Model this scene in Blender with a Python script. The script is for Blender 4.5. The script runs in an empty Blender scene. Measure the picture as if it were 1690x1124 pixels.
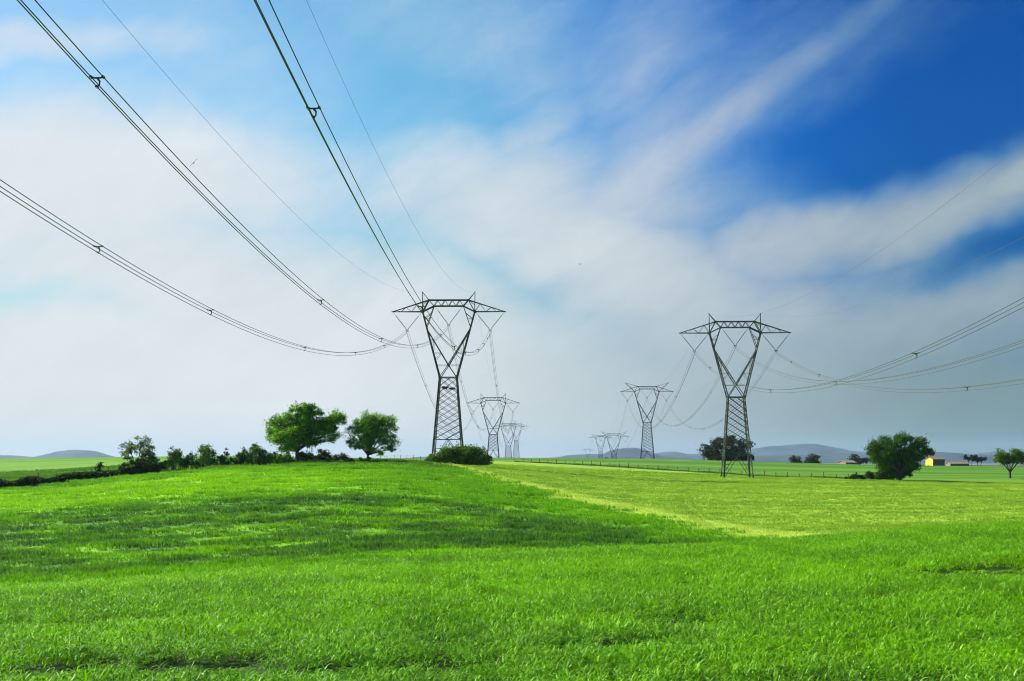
import bpy, math, random
import numpy as np
from mathutils import Vector, Matrix
R = math.radians
sc = bpy.context.scene
COL = sc.collection

# ---------------------------------------------------------------- camera
F = 2200.0; W0, H0 = 1690.0, 1124.0           # focal length in pixels of the photograph
EYE = 1.7; PITCH = math.atan((752 - 562) / F)
cd = bpy.data.cameras.new('camera'); cam = bpy.data.objects.new('camera', cd); COL.objects.link(cam)
cam.location = (0, 0, EYE); cam.rotation_euler = (math.pi/2 + PITCH, 0, 0)
cd.lens = F / W0 * 36; cd.sensor_width = 36; cd.clip_start = .1; cd.clip_end = 60000
sc.camera = cam

# ---------------------------------------------------------------- sun, exposure
SUN_AZ = R(-62); SUN_EL = R(33); SUN_STR = 5.0
sd = bpy.data.lights.new('sun', 'SUN'); sun = bpy.data.objects.new('sun', sd); COL.objects.link(sun)
sd.energy = SUN_STR; sd.angle = R(.5); sd.color = (1, .93, .78)
sdir = Vector((math.sin(SUN_AZ)*math.cos(SUN_EL), math.cos(SUN_AZ)*math.cos(SUN_EL), math.sin(SUN_EL)))
sun.rotation_euler = sdir.to_track_quat('Z', 'Y').to_euler()
sc.view_settings.view_transform = 'Standard'; sc.view_settings.look = 'None'
sc.view_settings.exposure = .75; sc.view_settings.gamma = 1
try:
    sc.cycles.filter_width = 1.05
    sc.cycles.volume_bounces = 0; sc.cycles.max_bounces = 8; sc.cycles.transparent_max_bounces = 8
except Exception: pass

# ---------------------------------------------------------------- small node language
class S:
    """a float socket with arithmetic"""
    def __init__(s, nt, o): s.nt, s.o = nt, o
    def _m(s, op, *a, clamp=False):
        n = s.nt.nodes.new('ShaderNodeMath'); n.operation = op; n.use_clamp = clamp
        for i, v in enumerate((s,) + a):
            if isinstance(v, S): s.nt.links.new(v.o, n.inputs[i])
            else: n.inputs[i].default_value = v
        return S(s.nt, n.outputs[0])
    def __add__(s, b): return s._m('ADD', b)
    __radd__ = __add__
    def __sub__(s, b): return s._m('SUBTRACT', b)
    def __rsub__(s, b): return (s * -1) + b
    def __mul__(s, b): return s._m('MULTIPLY', b)
    __rmul__ = __mul__
    def __truediv__(s, b): return s._m('DIVIDE', b)
    def exp(s): return s._m('EXPONENT')
    def clamp(s): return s._m('ADD', 0.0, clamp=True)
    def pow(s, p): return s._m('POWER', p)
    def max(s, p): return s._m('MAXIMUM', p)
    def step(s, a, b):
        n = s.nt.nodes.new('ShaderNodeMapRange'); n.interpolation_type = 'SMOOTHSTEP'
        s.nt.links.new(s.o, n.inputs[0]); n.inputs[1].default_value = a; n.inputs[2].default_value = b
        return S(s.nt, n.outputs[0])
def comb(nt, x, y, z):
    n = nt.nodes.new('ShaderNodeCombineXYZ')
    for i, v in enumerate((x, y, z)):
        if isinstance(v, S): nt.links.new(v.o, n.inputs[i])
        else: n.inputs[i].default_value = v
    return n.outputs[0]
def noise(nt, vec, scale, detail=3, rough=.5, dist=0):
    n = nt.nodes.new('ShaderNodeTexNoise'); n.inputs['Scale'].default_value = scale
    n.inputs['Detail'].default_value = detail; n.inputs['Roughness'].default_value = rough
    n.inputs['Distortion'].default_value = dist
    nt.links.new(vec, n.inputs['Vector']); return S(nt, n.outputs[0])
def mixc(nt, f, a, b):
    n = nt.nodes.new('ShaderNodeMix'); n.data_type = 'RGBA'
    if isinstance(f, S): nt.links.new(f.o, n.inputs[0])
    else: n.inputs[0].default_value = f
    for k, v in ((6, a), (7, b)):
        if isinstance(v, tuple): n.inputs[k].default_value = (*v[:3], 1)
        else: nt.links.new(v, n.inputs[k])
    return n.outputs[2]

# ---------------------------------------------------------------- sky
def build_world():
    w = bpy.data.worlds.new('World'); sc.world = w; w.use_nodes = True
    nt = w.node_tree; nt.nodes.clear()
    out = nt.nodes.new('ShaderNodeOutputWorld'); bg = nt.nodes.new('ShaderNodeBackground')
    nt.links.new(bg.outputs[0], out.inputs[0])
    sky = nt.nodes.new('ShaderNodeTexSky'); sky.sky_type = 'NISHITA'; sky.sun_disc = False
    sky.sun_elevation = SUN_EL; sky.sun_rotation = SUN_AZ; sky.ozone_density = 3.0; sky.dust_density = .4; sky.air_density = 1.0
    tc = nt.nodes.new('ShaderNodeTexCoord'); sp = nt.nodes.new('ShaderNodeSeparateXYZ')
    nt.links.new(tc.outputs['Generated'], sp.inputs[0])
    x, y, z = (S(nt, sp.outputs[i]) for i in range(3))
    az = x._m('ARCTAN2', y); el = z._m('ARCSINE')
    # direction in units where 1 = 1000 pixels of arc (2.2 = one radian)
    a = az * 2.2; e = el * 2.2
    v = comb(nt, a, e, 0.0)
    w1 = noise(nt, v, 2.2, 4, .55) - .5; w2 = noise(nt, comb(nt, a + 7.3, e, 3.0), 2.2, 4, .55) - .5
    aw = a + w1 * .30; ew = e + w2 * .22
    def band(px, py, ang, lx, ly, soft=None):
        ca, cb = math.cos(R(ang)), math.sin(R(ang)); cx = (px - 845) / 1000; cy = (752 - py) / 1000
        u = (aw - cx) * ca + (ew - cy) * cb; t = (ew - cy) * ca - (aw - cx) * cb
        u = u / lx; t = t / ly
        return ((u * u + t * t) * -1).exp()
    # clear sky: nishita, deepened away from the sun
    hs = nt.nodes.new('ShaderNodeHueSaturation'); nt.links.new(sky.outputs[0], hs.inputs['Color'])
    hs.inputs['Saturation'].default_value = SKY_SAT; hs.inputs['Hue'].default_value = SKY_HUE
    gr = (a + .12 * e).step(-.72, .78)
    lum = (1 - gr.pow(1.5) * .66) * (e.step(.05, .62) * .42 + .58)
    tm = nt.nodes.new('ShaderNodeVectorMath'); tm.operation = 'MULTIPLY'
    nt.links.new(hs.outputs[0], tm.inputs[0]); nt.links.new(mixc(nt, gr.step(.35, 1.0), mixc(nt, gr.step(0, .6), (.96, .94, .82), (.52, 1.0, .93)), (.015, .62, 1.40)), tm.inputs[1])
    tint = nt.nodes.new('ShaderNodeVectorMath'); tint.operation = 'SCALE'
    nt.links.new(tm.outputs[0], tint.inputs[0]); nt.links.new((lum * (SKY_STR * 1.25)).o, tint.inputs['Scale'])
    clear = tint.outputs[0]
    # thin wisps following a stretched, rotated noise
    ca, cb = math.cos(R(28)), math.sin(R(28))
    ru = a * ca + e * cb; rv = e * ca - a * cb
    wisp = noise(nt, comb(nt, (ru + w1 * .25) * 1.1, (rv + w2 * .3) * 2.5, 1.7), 2.4, 7, .58)
    fine = noise(nt, comb(nt, (ru + w2 * .2) * 2.2, (rv + w1 * .15) * 5.5, 5.1), 3.6, 9, .62)
    # cloud cover made of broad banks
    c = band(60, 330, 4, .62, .155) * 1.15
    c = c.max(band(430, 520, -14, .75, .20) * 1.05)
    c = c.max(band(150, 620, 0, 1.2, .13) * 1.1)
    c = c.max(band(1000, 430, -26, .50, .15) * .95)
    c = c.max(band(1080, 330, 10, .36, .15) * .8)
    c = c.max(band(1470, 365, 15, .58, .085) * .88)
    c = c.max(band(1700, 305, 17, .26, .05) * 1.1)
    sx_, sy_ = (a + w1 * .05) - .470, (e + w2 * .04) - .622
    su = sx_ * math.cos(R(33)) + sy_ * math.sin(R(33)); sv = sy_ * math.cos(R(33)) - sx_ * math.sin(R(33))
    sv = sv / (.036 - su * .04)
    su = su / .33
    streak = ((su * su + sv * sv) * -1).exp()
    c = c + streak * .36
    c = c.max(band(420, 190, 0, .75, .32) * .36); c = c.max(band(1060, 320, 22, .42, .17) * .72); c = c.max(band(860, 340, 0, .40, .17) * .88)
    c = c.max(band(740, 90, -10, .42, .18) * .52)
    c = c.max(band(1040, 150, 60, .26, .14) * .48)
    c = c.max(band(60, 120, 8, .36, .05) * .62)
    c = c.max(band(1350, 520, 6, .85, .10) * .72)
    c = c.max(band(860, 230, 40, .20, .08) * .7)
    hole = band(70, 500, -6, .24, .028) * .42 + band(1450, 235, 12, .40, .085) * .55 + band(1660, 425, 16, .22, .030) * .55 + band(640, 100, -18, .26, .07) * .3
    dens = c + (wisp - .5) * .46 + (fine - .5) * .26 - hole + .07
    mask = dens.step(-.02, 1.15)
    low = (1 - e.step(.02, .34)) * .96
    mask = (mask + low - mask * low).clamp() * .97
    # clouds: brighter towards the sun, greyer away from it; greener grey in the lower air
    g = (a - .25 * e).step(-.42, .95)
    ccol = mixc(nt, g, CL_SUN, CL_FAR)
    g2 = (1 - e.step(.0, .28)) * (a.step(-.1, .9))
    ccol = mixc(nt, g2 * .85, ccol, CL_LOW)
    body = (wisp - .5) * .22 + (fine - .5) * .10 + 1.0
    sc2 = nt.nodes.new('ShaderNodeVectorMath'); sc2.operation = 'SCALE'
    nt.links.new(ccol, sc2.inputs[0]); nt.links.new(body.o, sc2.inputs['Scale'])
    thin = mixc(nt, g, (.27, .43, .50), (.12, .29, .38))       # thin veil lets the blue of the sky through
    full = mixc(nt, mask.step(.05, .75), thin, sc2.outputs[0])
    col = mixc(nt, mask, clear, full)
    nt.links.new(col, bg.inputs[0]); bg.inputs[1].default_value = 1.0
SKY_STR = .085; SKY_SAT = 1.25; SKY_HUE = .5
CL_SUN = (.45, .475, .49); CL_FAR = (.20, .265, .28); CL_LOW = (.085, .148, .135)
build_world()

# ---------------------------------------------------------------- terrain function
def pchip_slopes(x, y):
    h = np.diff(x, axis=-1); d = np.diff(y, axis=-1) / h
    m = np.zeros_like(y)
    w1 = 2*h[..., 1:] + h[..., :-1]; w2 = h[..., 1:] + 2*h[..., :-1]
    d0, d1 = d[..., :-1], d[..., 1:]
    ok = d0*d1 > 0
    with np.errstate(divide='ignore', invalid='ignore'):
        mm = (w1 + w2) / (w1/np.where(ok, d0, 1) + w2/np.where(ok, d1, 1))
    m[..., 1:-1] = np.where(ok, mm, 0); m[..., 0] = d[..., 0]; m[..., -1] = d[..., -1]
    return m
def hermite(x, y, m, q, i):
    a = np.arange(len(q))
    if x.ndim == 1: x = np.broadcast_to(x, (len(q), len(x)))
    x0, x1 = x[a, i], x[a, i+1]; h = x1 - x0; t = (q - x0) / h
    return (2*t**3-3*t**2+1)*y[a, i] + (t**3-2*t**2+t)*h*m[a, i] + (-2*t**3+3*t**2)*y[a, i+1] + (t**3-t**2)*h*m[a, i+1]
CX = np.array([-700, 0, 400, 640, 850, 1050, 1260, 1480, 1690, 2400], float)
YK = [                     # knot distances per column: crest of the near field, hidden dip, where the next field appears
    (26, 27, 30, 32, 34, 35, 36, 38, 40, 42), (56, 56, 56, 57, 58, 60, 64, 70, 76, 80), (78, 78, 78, 80, 85, 92, 100, 110, 115, 120)]
def yh(Y, px): return -(px - 752) / F * Y
CREST = (985, 959, 932, 914, 903, 894, 885, 868, 856, 835)
VIS = (984, 957, 930, 912, 901, 892, 884, 867, 855, 834)
P200 = (800, 798, 768, 764, 783, 798, 801, 803, 805, 808)
P240 = (788, 786, 761, 760, 772, 784, 790, 792, 794, 797)
P300 = (772, 769, 754.5, 758, 763, 769, 775, 779, 781, 784)
P380 = (760, 757, 752.5, 757, 756, 757, 762.5, 768, 770, 773)
H600 = (-3, -3, -3, -3, -3.2, -4.5, -7, -9, -10, -12)
KY = np.zeros((16, len(CX))); KH = np.zeros((16, len(CX)))
for j in range(len(CX)):
    yc, yd, yv = (YK[k][j] for k in range(3))
    hc = yh(yc, CREST[j]); hv = yh(yv, VIS[j])
    Ys = [-400, -60, 0, 10, yc*.62, yc, yd, yv, 150, 200, 240, 300, 380, 600, 1600, 15000]
    h200 = yh(200, P200[j])
    Hs = [2, -1.2, -1.62, -1.69, -1.69 + (hc+1.69)*.47, hc, yh(yd, CREST[j]) - 1.3, hv - .02, hv + (h200-hv)*(150-yv)/(200-yv)*1.02, h200,
          yh(240, P240[j]), yh(300, P300[j]), yh(380, P380[j]), H600[j], -26, -30]
    KY[:, j] = Ys; KH[:, j] = Hs
_rs = np.random.RandomState(5)
_W = [(_rs.uniform(.5, 1), _rs.uniform(0, 6.28), _rs.uniform(0, 6.28)) for _ in range(24)]
def undul(X, Y):
    o = np.zeros_like(X)
    for i, (s, p, th) in enumerate(_W):
        L = (5, 9, 16, 28)[i % 4] * s
        th = R(90) + (th - 3.14) * .28
        o += np.sin((X*math.cos(th) + Y*math.sin(th)) * 2*math.pi / L + p) * L
    return o / 24 / 16
# short hollows pressed into the near crop: (x, y, half length, half width, depth, angle)
RUTS = [(-4.4, 13.0, 1.7, .95, .30, 7), (-3.1, 13.6, .7, .6, .28, 6), (-1.3, 12.6, 1.5, .55, .14, 10), (9.3, 23.8, 2.1, 1.5, .34, 5), (2.05, 16.6, .55, .9, .28, 6), (-8.9, 25.5, 1.6, .8, .10, 4), (-2.6, 15.9, .8, .5, .10, 6),
        (1.1, 14.4, .5, .6, .14, 20), (5.2, 19.3, 1.4, .7, .09, 4), (-6.0, 19.3, 2.0, .7, .09, 4), (4.5, 30.0, 2.0, 1.0, .09, 4), (6.3, 14.2, 1.3, .6, .12, 8), (2.8, 11.2, .9, .45, .12, 8), (-.6, 21.0, 1.2, .7, .08, 5)]
def ruts(X, Y):
    o = np.zeros_like(X)
    for x, y, l, w, d, an in RUTS:
        c, s = math.cos(R(an)), math.sin(R(an))
        u = ((X-x)*c + (Y-y)*s) / l; v = ((Y-y)*c - (X-x)*s) / w
        o += d * np.exp(-(u**4) - v**4)
    return o
def ground(X, Y):
    """height of the crop top / ground relative to the world origin"""
    X = np.atleast_1d(np.asarray(X, float)); Y = np.atleast_1d(np.asarray(Y, float))
    cx = np.clip(845 + F * X / np.maximum(Y, 14.0), CX[0], CX[-1] - 1e-6)
    i = np.clip(np.searchsorted(CX, cx, side='right') - 1, 0, len(CX) - 2)
    n = len(cx); ky = np.empty((n, 16)); kh = np.empty((n, 16))
    my = pchip_slopes(np.broadcast_to(CX, KY.shape), KY); mh = pchip_slopes(np.broadcast_to(CX, KH.shape), KH)
    x0 = CX[i]; h = CX[i+1] - x0; t = (cx - x0) / h
    b0, b1, b2, b3 = 2*t**3-3*t**2+1, (t**3-2*t**2+t)*h, -2*t**3+3*t**2, (t**3-t**2)*h
    for k in range(16):
        ky[:, k] = b0*KY[k, i] + b1*my[k, i] + b2*KY[k, i+1] + b3*my[k, i+1]
        kh[:, k] = b0*KH[k, i] + b1*mh[k, i] + b2*KH[k, i+1] + b3*mh[k, i+1]
    Yc = np.clip(Y, -399.9, 14999)
    j = np.clip((ky <= Yc[:, None]).sum(1) - 1, 0, 14)
    H = hermite(ky, kh, pchip_slopes(ky, kh), Yc, j)
    amp = np.clip((Y - 40) / 60, .04, 1) * np.clip((700 - Y) / 350, 0, 1) * np.clip((330 - Y)/80, .25, 1)
    return H + EYE + undul(X, Y) * .34 * amp
def gz(X, Y): return float(ground(X, Y)[0])
def ray(px, py):
    d = Vector(((px-845)/F, (562-py)/F, -1)); d = cam.rotation_euler.to_matrix() @ d
    return d
def at(px, py, Y):
    d = ray(px, py); return Vector((0, 0, EYE)) + d * (Y / d.y)
def xat(px, Y): return at(px, 760, Y).x
# left field / right field boundary, running from the crest near pylon one down to the dip
BA = np.array([xat(668, 236), 236.0]); BB = np.array([xat(1275, 96), 96.0])
bdir = (BB - BA) / np.linalg.norm(BB - BA); BN = np.array([-bdir[1], bdir[0]])     # positive = towards the right field
if (np.array([60, 200]) - BA) @ BN < 0: BN = -BN
# fence line behind the right field
FA = np.array([xat(850, 305), 305.0]); FB = np.array([xat(1400, 243), 243.0])

# ---------------------------------------------------------------- mesh helpers
class MB:
    def __init__(s): s.v = []; s.f = []; s.n = 0
    def add(s, v, f):
        s.v.append(np.asarray(v, float)); s.f.append(np.asarray(f, int) + s.n); s.n += len(v)
    def bar(s, a, b, w, h=None, roll=0):
        a = Vector(a); b = Vector(b); d = b - a
        if d.length < 1e-6: return
        h = h or w; q = d.to_track_quat('Z', 'X'); L = d.length
        vs = []
        for z in (0, L):
            for x, y in ((-1, -1), (1, -1), (1, 1), (-1, 1)):
                vs.append(a + q @ Vector((x*w/2, y*h/2, z)))
        s.add([tuple(v) for v in vs], [(0, 3, 2, 1), (4, 5, 6, 7), (0, 1, 5, 4), (1, 2, 6, 5), (2, 3, 7, 6), (3, 0, 4, 7)])
    def angle(s, a, b, w, t=.2):
        """an L-section steel angle"""
        a = Vector(a); b = Vector(b); d = (b - a); q = d.to_track_quat('Z', 'X')
        k = w * t
        s.bar(a + q @ Vector((0, -w/2, 0)), b + q @ Vector((0, -w/2, 0)), w, k)
        s.bar(a + q @ Vector((-w/2, 0, 0)), b + q @ Vector((-w/2, 0, 0)), k, w)
    def box(s, c, sz):
        c = np.array(c); sz = np.array(sz) / 2
        v = [c + sz*np.array(k) for k in ((-1,-1,-1),(1,-1,-1),(1,1,-1),(-1,1,-1),(-1,-1,1),(1,-1,1),(1,1,1),(-1,1,1))]
        s.add(v, [(0, 3, 2, 1), (4, 5, 6, 7), (0, 1, 5, 4), (1, 2, 6, 5), (2, 3, 7, 6), (3, 0, 4, 7)])
    def tube(s, pts, rad, n=6):
        pts = [Vector(p) for p in pts]; m = len(pts)
        if not hasattr(rad, '__len__'): rad = [rad]*m
        vs = []; up = None
        for i, p in enumerate(pts):
            d = (pts[min(i+1, m-1)] - pts[max(i-1, 0)]).normalized()
            if up is None: up = d.orthogonal().normalized()
            up = (up - d * up.dot(d))
            up = up.normalized() if up.length > 1e-6 else d.orthogonal().normalized()
            sd_ = d.cross(up)
            for k in range(n):
                an = 2*math.pi*k/n
                vs.append(tuple(p + (up*math.cos(an) + sd_*math.sin(an)) * rad[i]))
        fs = []
        for i in range(m-1):
            for k in range(n):
                k2 = (k+1) % n
                fs.append((i*n+k, i*n+k2, (i+1)*n+k2, (i+1)*n+k))
        s.add(vs, fs)
    def mesh(s, name, smooth=False):
        me = bpy.data.meshes.new(name)
        v = np.concatenate(s.v); f = np.concatenate(s.f)
        me.vertices.add(len(v)); me.vertices.foreach_set('co', v.ravel())
        k = f.shape[1]
        me.loops.add(len(f)*k); me.loops.foreach_set('vertex_index', f.ravel())
        me.polygons.add(len(f)); me.polygons.foreach_set('loop_start', np.arange(len(f))*k)
        me.update(calc_edges=True); me.validate()
        me.polygons.foreach_set('use_smooth', [bool(smooth)]*len(me.polygons))
        return me
    def build(s, name, mat, parent=None, smooth=False):
        me = s.mesh(name, smooth); me.materials.append(mat)
        o = bpy.data.objects.new(name, me); COL.objects.link(o)
        if parent: o.parent = parent
        return o
def empty(name, loc, rz=0):
    o = bpy.data.objects.new(name, None); COL.objects.link(o); o.location = loc; o.rotation_euler = (0, 0, rz)
    o.empty_display_size = .1
    return o
def tag(o, label=None, cat=None, group=None, kind=None):
    if label: o['label'] = label
    if cat: o['category'] = cat
    if group: o['group'] = group
    if kind: o['kind'] = kind
    return o

# ---------------------------------------------------------------- materials
def new_mat(name):
    m = bpy.data.materials.new(name); m.use_nodes = True; nt = m.node_tree
    b = nt.nodes['Principled BSDF']; return m, nt, b
def wpos(nt):
    g = nt.nodes.new('ShaderNodeNewGeometry'); s = nt.nodes.new('ShaderNodeSeparateXYZ'); nt.links.new(g.outputs['Position'], s.inputs[0])
    return g.outputs['Position'], S(nt, s.outputs[0]), S(nt, s.outputs[1]), S(nt, s.outputs[2])
def simple(name, c1, c2, rough=.7, scale=3, metal=0, detail=4):
    m, nt, b = new_mat(name)
    p, x, y, z = wpos(nt); f = noise(nt, p, scale, detail, .6).step(.3, .7)
    nt.links.new(mixc(nt, f, c1, c2), b.inputs['Base Color'])
    b.inputs['Roughness'].default_value = rough; b.inputs['Metallic'].default_value = metal
    return m
M_STEEL = simple('galvanised_steel', (.016, .021, .016), (.085, .095, .08), .6, 1.2)
M_CONC = simple('concrete', (.25, .25, .23), (.38, .37, .34), .9, 2)
M_WIRE = simple('aluminium_cable', (.05, .055, .05), (.085, .09, .085), .55, 4)
M_EARTH = simple('steel_earth_cable', (.06, .07, .075), (.09, .1, .1), .6, 4)
M_INS = simple('insulator_glass', (.03, .045, .04), (.06, .08, .07), .3, 8)
M_BARK = simple('bark', (.035, .028, .02), (.08, .065, .045), .9, 5)
M_POST = simple('weathered_wood_post', (.06, .055, .04), (.12, .10, .08), .9, 6)
M_YWALL = simple('ochre_plaster', (.62, .50, .05), (.70, .58, .08), .85, .6)
M_BWALL = simple('brown_stone_wall', (.20, .16, .13), (.33, .26, .20), .9, .8)
M_SHADEWALL = simple('shaded_side_wall', (.07, .06, .045), (.13, .11, .08), .95, 1.2)  # shade of the sides turned from the sun, put into the wall colour
M_TILE = simple('clay_tile_roof', (.24, .18, .09), (.38, .30, .16), .85, 1.5)
M_DARK = simple('dark_opening', (.02, .02, .02), (.03, .03, .03), .8)
M_HAY = simple('straw_stack', (.45, .46, .22), (.62, .60, .34), .9, 2)
M_BIRD = simple('dark_feathers', (.02, .02, .02), (.04, .04, .04), .7, 8)
M_NEST = simple('twigs', (.02, .022, .012), (.05, .05, .03), .9, 8)

def crop_colour(nt, which):
    """the pigment of the growing crops, by world position"""
    p, x, y, z = wpos(nt)
    v1 = comb(nt, x * .35, y, 0.0)
    big = noise(nt, v1, .055, 3, .55, .6); mid = noise(nt, comb(nt, x * .5, y, 2.0), .22, 4, .6)
    fine = noise(nt, comb(nt, x * .8, y, 4.0), 1.6, 3, .6)
    if which == 'near':
        a = mixc(nt, (mid * .6 + fine * .4).step(.36, .64), NEAR_A, NEAR_B)
        grey = noise(nt, comb(nt, x * .55, y, 8.0), .22, 3, .6).step(.45, .66) * .7 * (1 - y.step(13, 24) * .55)
        return mixc(nt, grey, a, NEAR_C)
    if which == 'left':
        # darker thick growth in the hollow, clear bright stands above it and in pockets
        v2 = comb(nt, x * .75, y, 0.0)
        b2 = noise(nt, v2, .075, 3, .6, .8); m2 = noise(nt, v2, .24, 4, .62, .6); f2 = noise(nt, v2, .9, 3, .6)
        wob = (b2 - .5) * 34
        lim = y + (x + 12).max(0.0) * 1.0 + wob
        zone = (y + wob * .5).step(76, 86) * (1 - lim.step(128, 142)) 
        band = lim.step(134, 142) * (1 - lim.step(166, 182)) * (1 - x.step(-26, -8))
        pat = b2 * .4 + m2 * .45 + f2 * .15
        d = (zone * .24 + (pat - .5) * 3.4 + .0 - band * .5).step(-.06, .40) * (zone * .75 + .25)
        rows = noise(nt, comb(nt, x * .07, y + x * .12, 5.0), .55, 3, .6)
        d = (d + rows.step(.56, .70) * .45 * (1 - zone * .6)).clamp()
        edge = (x - float(BA[0])) * float(BN[0]) + (y - float(BA[1])) * float(BN[1])
        d = d * (1 - (edge + (m2 - .5) * 12).step(-10, -2) * .8)
        lime = (band * .8 + (.49 - pat) * 4.0 + (m2 - .5) * .8).clamp()
        col = mixc(nt, lime, mixc(nt, f2.step(.35, .65), LEFT_M, LEFT_A), LEFT_B)
        dk = mixc(nt, (f2 * .5 + fine * .5).step(.38, .62), LEFT_D, LEFT_C)
        col = mixc(nt, d * .92, col, dk)
        beyond = (y + x * .085).step(184, 188) * (1 - x.step(-12, -2))
        return mixc(nt, beyond * .8, col, mixc(nt, noise(nt, comb(nt, x * .1, y, 3.0), .16, 3, .6).step(.4, .6), FAR_A, FAR_B))
    if which == 'right':
        rows = noise(nt, comb(nt, x * .06, y + x * .05, 1.0), .55, 3, .6)
        st = rows.step(.55, .66) * .7
        col = mixc(nt, (big * .5 + mid * .5).step(.35, .65), RIGHT_A, RIGHT_B)
        col = mixc(nt, (fine.step(.4, .75) * .25), col, RIGHT_C)
        col = mixc(nt, st, col, RIGHT_C)
        edge = (x - float(BA[0])) * float(BN[0]) + (y - float(BA[1])) * float(BN[1]) + (mid - .5) * 5
        return mixc(nt, edge.step(-3, 0) * (1 - edge.step(3.5, 6)) * .8, col, (.60, .74, .12))
    # far field beyond the fence
    rows = noise(nt, comb(nt, x * .05, y, 6.0), .10, 3, .6)
    return mixc(nt, rows.step(.40, .60), FAR_A, FAR_B)
NEAR_A = (.13, .37, .001); NEAR_B = (.26, .60, .001); NEAR_C = (.15, .37, .022)
LEFT_A = (.20, .48, .001); LEFT_B = (.32, .62, .001); LEFT_M = (.15, .41, .003); LEFT_C = (.09, .25, .016); LEFT_D = (.038, .125, .022)
RIGHT_A = (.37, .56, .045); RIGHT_B = (.28, .48, .03); RIGHT_C = (.13, .28, .02)
FAR_A = (.06, .19, .010); FAR_B = (.15, .31, .012)

def crop_mat(name, which, trans=.35, rough=.42, spec=.5):
    m, nt, b = new_mat(name)
    c = crop_colour(nt, which)
    oi = nt.nodes.new('ShaderNodeObjectInfo')
    hs = nt.nodes.new('ShaderNodeHueSaturation'); nt.links.new(c, hs.inputs['Color'])
    rnd = S(nt, oi.outputs['Random'])
    gi = nt.nodes.new('ShaderNodeNewGeometry'); ri = S(nt, gi.outputs['Random Per Island'])
    nt.links.new((rnd * .30 + ri * .45 + .64).o, hs.inputs['Value'])
    if which == 'near':      # some leaves painted paler, standing in for glints
        pale = ri.step(.81, .85) * .6
        nt.links.new(mixc(nt, pale, c, (.36, .72, .08)), hs.inputs['Color'])
    nt.links.new(hs.outputs[0], b.inputs['Base Color'])
    b.inputs['Roughness'].default_value = rough; b.inputs['Specular IOR Level'].default_value = spec
    if trans:
        tr = nt.nodes.new('ShaderNodeBsdfTranslucent'); nt.links.new(hs.outputs[0], tr.inputs[0])
        mx = nt.nodes.new('ShaderNodeMixShader'); mx.inputs[0].default_value = trans
        nt.links.new(b.outputs[0], mx.inputs[1]); nt.links.new(tr.outputs[0], mx.inputs[2])
        nt.links.new(mx.outputs[0], nt.nodes['Material Output'].inputs[0])
    return m
M_NEAR = crop_mat('young_wheat_leaf', 'near', .42, .46, .16)
M_LEFT = crop_mat('rough_grass_leaf', 'left', .4, .55, .1)
M_RIGHT = crop_mat('barley_leaf', 'right', .4, .55, .1)

def ground_mat():
    m, nt, b = new_mat('field_ground')
    p, x, y, z = wpos(nt)
    near = crop_colour(nt, 'near'); left = crop_colour(nt, 'left'); right = crop_colour(nt, 'right'); far = crop_colour(nt, 'far')
    jit = (noise(nt, p, .25, 3, .6) - .5) * 5
    sd_ = (x - float(BA[0])) * float(BN[0]) + (y - float(BA[1])) * float(BN[1]) + jit * .5
    col = mixc(nt, sd_.step(-1.5, 2.5), left, right)
    # pale grassy margin along the edge of the barley
    mar = sd_.step(-1.5, 0) * (1 - sd_.step(3, 8)) * .5
    col = mixc(nt, mar, col, (.30, .50, .03))
    fdx = float((FB - FA)[1] / (FB - FA)[0])
    fd = y - float(FA[1]) - (x - float(FA[0])) * fdx
    # beyond the fence the next field is a deeper green
    isr = sd_.step(-1, 8)
    col = mixc(nt, fd.step(-1, 1) * isr, col, far)
    verge = (fd + jit * .2).step(-1.2, -.2) * (1 - (fd + jit * .2).step(.6, 2.0)) * isr * .75
    col = mixc(nt, verge, col, (.05, .15, .02))
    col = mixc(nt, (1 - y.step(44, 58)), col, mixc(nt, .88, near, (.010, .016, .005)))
    # distant farmland: patchwork of plots
    vo = nt.nodes.new('ShaderNodeTexVoronoi'); vo.inputs['Scale'].default_value = .006
    nt.links.new(comb(nt, x, y * .45, 0.0), vo.inputs['Vector'])
    cr = nt.nodes.new('ShaderNodeValToRGB'); sx = nt.nodes.new('ShaderNodeSeparateColor')
    nt.links.new(vo.outputs['Color'], sx.inputs[0]); nt.links.new(sx.outputs[0], cr.inputs[0])
    e = cr.color_ramp.elements; e[0].color = (.05, .08, .04, 1); e[1].color = (.22, .26, .14, 1)
    for ps, cc in ((.35, (.04, .06, .03, 1)), (.55, (.30, .34, .20, 1)), (.8, (.28, .27, .17, 1))):
        n = e.new(ps); n.color = cc
    wood = noise(nt, comb(nt, x, y * .5, 9.0), .012, 4, .6).step(.46, .56)
    dist = mixc(nt, wood * .8, cr.outputs[0], (.015, .035, .025))
    col = mixc(nt, y.step(520, 800), col, dist)
    nt.links.new(col, b.inputs['Base Color']); b.inputs['Roughness'].default_value = .85; b.inputs['Specular IOR Level'].default_value = .15
    bp = nt.nodes.new('ShaderNodeBump'); bp.inputs['Strength'].default_value = .15; bp.inputs['Distance'].default_value = .35
    hgt = noise(nt, comb(nt, x * .4, y, z), 1.1, 4, .65)
    nt.links.new(hgt.o, bp.inputs['Height']); nt.links.new(bp.outputs[0], b.inputs['Normal'])
    return m
M_GROUND = ground_mat()

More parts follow.
